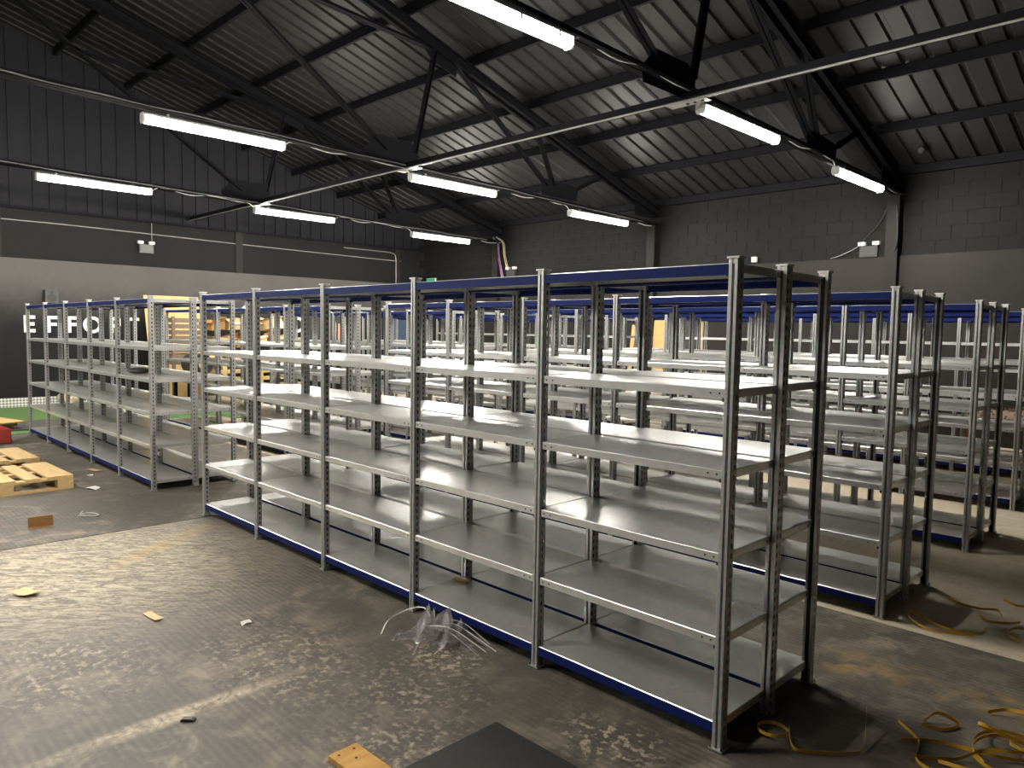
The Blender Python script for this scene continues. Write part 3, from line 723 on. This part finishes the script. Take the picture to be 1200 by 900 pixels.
# wall letters
def letter(ch, y, z, h, label):
    m = MB(); t_ = .014; w_ = h*.58; s = h*.19
    def bx(u0, u1, v0, v1): m.box(0, t_, y+u0*w_, y+u1*w_, z+v0*h, z+v1*h)
    a = s/w_; b = s/h
    if ch in 'EF':
        bx(0, a*1.1, 0, 1); bx(a*1.1, 1, 1-b, 1); bx(a*1.1, .92, .5-b/2, .5+b/2)
        if ch == 'E': bx(a*1.1, 1, 0, b)
    elif ch == 'O':
        n = 28; ro, ri = h*.52, h*.34; cy, cz = y+w_/2, z+h/2
        for i in range(n):
            A, B = 2*PI*i/n, 2*PI*(i+1)/n
            q = [(cy+ro*math.cos(A), cz+ro*math.sin(A)), (cy+ro*math.cos(B), cz+ro*math.sin(B)), (cy+ri*math.cos(B), cz+ri*math.sin(B)), (cy+ri*math.cos(A), cz+ri*math.sin(A))]
            m.prism([(u, v) for u, v in q], (0, 0, 0), 'x', t_)
    elif ch == 'R':
        bx(0, a, 0, 1); bx(a, .8, 1-b, 1); bx(a, .8, .45-b/2, .45+b/2); bx(.75, .75+a, .45, .95)
        m.prism([(y+.4*w_, z+.42*h), (y+.72*w_, z+.42*h), (y+1.05*w_, z), (y+.72*w_, z)], (0, 0, 0), 'x', t_)
    elif ch == 'T':
        bx(0, 1, 1-b, 1); bx(.5-a/2, .5+a/2, 0, 1-b)
    return tag(m.build('wall_letter', M['white_letter'], None, (XL+.05, 0, 0)), label, 'letter', 'white letters on the left wall')
for ch, y_, lb in (('E', .87, 'white letter E on the left wall, first of the word'), ('F', 1.27, 'white letter F next to the E on the left wall'), ('F', 1.65, 'second white letter F, beside the round O'),
                   ('O', 2.03, 'white round letter O on the left wall'), ('R', 2.48, 'white letter R partly hidden behind shelving'), ('T', 2.88, 'white letter T, last of the word')):
    letter(ch, y_, 1.54, .345, lb)
letter('O', 6.85, 1.60, .4, 'white round letter O farther along the left wall, seen between shelf posts')
# plywood sheets leaning on the left wall
o = MB().box(-.009, .009, -.61, .61, 0, 2.44); o = o.build('plywood_sheet', M['ply'], None, (-15.65, 3.75, .014)); o.rotation_euler = (0, -.22, 0)
tag(o, 'large plywood sheet leaning against the left wall beside the cardboard heap', 'board')
# cardboard heap on a timber stack
st = tag(empty('timber_stack', (-14.3, 4.75, .012)), 'stack of pale timber boards under the cardboard heap', 'timber')
for k in range(6):
    z = .0+k*.16
    for q in (-.8, 0, .8): MB().box(-.5, .5, q-.05, q+.05, z, z+.08).build('bearer', M['wood'], st)
    for q in (-.35, 0, .35): MB().box(q-.15, q+.15, -.95, .95, z+.08, z+.16).build('board', M['wood'], st)
names = ['flattened brown box', 'crumpled pale box', 'torn brown carton', 'folded pale carton', 'crushed brown carton', 'open pale box']
k = 0
for k in range(14):
    m = MB(); sx, sy, sz = R.uniform(.35, .6), R.uniform(.26, .32), R.uniform(.12, .28)
    P = [Vector((a*sx/2*R.uniform(.75, 1.1), b_*sy/2*R.uniform(.75, 1.1), c_*sz*R.uniform(.8, 1.1))) for c_ in (0, 1) for a, b_ in ((-1,-1),(1,-1),(1,1),(-1,1))]
    for q in ((0,3,2,1),(0,1,5,4),(1,2,6,5),(2,3,7,6),(3,0,4,7)): m.face([P[i] for i in q])
    # flaps
    for i in range(4):
        a, b_ = P[4+i], P[4+(i+1) % 4]; outw = ((a+b_)/2); outw = Vector((outw.x, outw.y, 0)).normalized()*R.uniform(.04, .1)+Vector((0, 0, R.uniform(-.08, .12)))
        m.face([a, b_, b_+outw, a+outw])
    row, layer = k % 5, k//5
    yy = 3.93+.43*row+.1*(layer % 2); zz = 1.0+layer*.33
    o = m.build('cardboard_box', [M['card'], M['card_light'], M['card_dark'], M['card_light']][k % 4], None, (-14.3+R.uniform(-.12, .12), yy, zz), R.uniform(-.4, .4))
    o.rotation_euler = (R.uniform(-.12, .12), R.uniform(-.2, .2), R.uniform(-.2, .2))
    tag(o, '%s, %s layer of the heap, %s from the plywood' % (names[k % 6], ('bottom', 'middle', 'top')[layer], ('first', 'second', 'third', 'fourth', 'fifth')[row]), 'cardboard box', 'cardboard heap')
def bag(x, y, z, r, mat, name, label, seed, sq=(1, 1, .7)):
    rr = random.Random(seed); m = MB(); n, h = 14, 9; rings = []
    for j in range(h+1):
        f = PI*j/h; ring = []
        for i in range(n):
            q = 2*PI*i/n; rad = r*math.sin(f)*(1+.1*math.sin(3*q+j)+rr.uniform(-.06, .06))
            ring.append((rad*math.cos(q)*sq[0], rad*math.sin(q)*sq[1], r*sq[2]*(1-math.cos(f))))
        rings.append(ring)
    for j in range(h):
        for i in range(n): m.face([rings[j+1][i], rings[j+1][(i+1) % n], rings[j][(i+1) % n], rings[j][i]])
    return tag(m.build(name, mat, None, (x, y, z), smooth=False), label, 'bag')
bag(-14.3, 4.75, 1.95, .19, M['white_plastic'], 'rubbish_bag', 'white stuffed bag on top of the cardboard heap', 5)
# dark crate and black roll in front of the plywood sheet
cr = tag(empty('slatted_crate', (-14.6, 3.4, .014)), 'dark brown slatted crate between plywood sheet and cardboard heap', 'crate')
dw = m_wood('dark_old_timber', (.10, .07, .05), (.2, .15, .11))
for k in range(8): MB().box(-.3, .3, -.32, .32, .9+k*.125, .9+k*.125+.09).build('slat', dw, cr)
for a in (-.28, .28):
    for b_ in (-.3, .3): MB().box(a-.03, a+.03, b_-.03, b_+.03, 0, 1.9).build('leg', dw, cr)
rl = tag(empty('rubber_roll', (-13.75, 3.35, .945), 0), 'black rubber roll with pale core on a low bench by the left wall', 'roll')
MB().tube([(-.3, 0, 0), (.3, 0, 0)], .21, 20).build('roll', M['black_rubber'], rl); MB().tube([(.3, 0, 0), (.31, 0, 0)], .09, 16).build('core', M['card_light'], rl)
bn = tag(empty('bench', (-13.75, 3.35, .014)), 'low pale bench carrying the black rubber roll', 'bench')
MB().box(-.4, .4, -.35, .35, .66, .72).build('top', M['card_light'], bn)
for a in (-.36, .36):
    for b_ in (-.3, .3): MB().box(a-.03, a+.03, b_-.03, b_+.03, 0, .66).build('leg', M['steel_black'], bn)
# pile by the skirting
bag(-15.6, 1.5, .014, .22, plain('beige_canvas', (.4, .33, .22), .8), 'canvas_bag', 'beige canvas bag on the turf beside the skirting', 9, (1, 1.1, .8))
bag(-15.7, 2.1, .014, .2, M['dark_plastic'], 'rubbish_bag', 'black bag on the turf near the skirting', 11)
# dark cloth on the left run
bag(-7.45, .2, 1.169, .10, M['dark_plastic'], 'cloth', 'black crumpled cloth on a shelf of the left run', 13, (1, 1.3, .35))
# doors
d1 = struct(empty('door_1', (XL+.05, 10.45, 0), PI/2), 'slate blue door near the back left corner')
MB().box(-.42, .42, -.05, -.01, .01, 2.0).build('leaf', plain('slate_blue_paint', (.05, .075, .13), .5), d1)
MB().box(-.48, -.42, -.06, 0, 0, 2.06).box(.42, .48, -.06, 0, 0, 2.06).box(-.42, .42, -.06, 0, 2.0, 2.06).build('frame', M['steel_black'], d1)
MB().tube([(.34, -.05, 1.0), (.34, -.1, 1.0)], .02, 8).build('handle', M['zinc_bar'], d1)
d2 = struct(empty('door_2', (-6.95, YB-.06, 0)), 'black door in the back wall beside the plywood')
MB().box(-.42, .26, -.05, -.01, .01, 2.02).build('leaf', M['dark_plastic'], d2)
MB().box(.26, .31, -.06, 0, 0, 2.08).box(-.48, -.42, -.06, 0, 0, 2.08).box(-.42, .26, -.06, 0, 2.03, 2.08).build('frame', M['card_light'], d2)
MB().tube([(-.34, -.05, 1.0), (-.34, -.1, 1.0)], .02, 8).build('handle', M['zinc_bar'], d2)
o = tag(MB().box(-.21, .21, -.012, .012, 0, 2.0).build('plywood_board', M['ply'], None, (-7.75, YB-.22, .002)), 'tall ochre board standing against the back wall', 'board'); o.rotation_euler = (-.06, 0, 0)
o = tag(MB().box(-.05, .05, -.012, .012, 0, 1.9).build('timber_batten', M['ply'], None, (-8.45, YB-.25, .002)), 'narrow ochre batten leaning left of the tall board', 'board'); o.rotation_euler = (-.06, .06, 0)
# red steel base and camouflage roll near the back right
rd = tag(empty('gym_bench', (-.9, 9.6, 0)), 'red steel frame on the floor behind the rearmost run', 'bench')
MB().box(-2.6, 1.6, -.12, .12, .0, .12).build('base_rail', M['red'], rd)
for q in (-2.0, -.55, 1.3): MB().box(q-.04, q+.04, -.04, .04, .12, .6).build('post', M['red'], rd)
MB().box(-2.1, 1.4, -.15, .15, .6, .66).build('pad', M['black_rubber'], rd)
t = NT('speckled_fabric'); v = t.n('ShaderNodeTexVoronoi'); v.inputs['Scale'].default_value = 26; t.link(t.co.outputs['Object'], v.inputs['Vector'])
M['camo'] = t.set(t.mix(t.ramp(v.outputs['Distance'], .2, .5), (.1, .06, .05), (.5, .36, .3)), .8)
rl = MB().tube([(-.45, 0, .11), (-.43, 0, .11), (.43, 0, .11), (.45, 0, .11)], [.08, .11, .11, .08], 14)
tag(rl.build('fabric_roll', M['camo'], None, (-.68, 8.2, .6605), 0), 'speckled brown fabric roll on the rearmost run', 'roll')
# mural print seen between the posts on the left wall
mp = tag(empty('wall_poster', (XL+.052, 7.9, 1.35)), 'poster with flesh and white stripes on the left wall', 'poster')
MB().box(0, .008, -.6, .6, -.2, .75).build('sheet', M['dark_plastic'], mp)
for i, (y_, h_, c_) in enumerate(((-.42, .5, (.45, .2, .12)), (-.12, .5, (.7, .68, .65)), (0, .6, (.5, .2, .14)), (.18, .55, (.7, .68, .65)), (.34, .5, (.5, .26, .18)), (.5, .45, (.7, .66, .62)))):
    MB().box(.008, .011, y_-.05, y_+.05, .0, h_).build('print', plain('poster_ink_%d' % i, c_, .6), mp)
# chalky smudge
MB()
print('objects', len(bpy.data.objects))
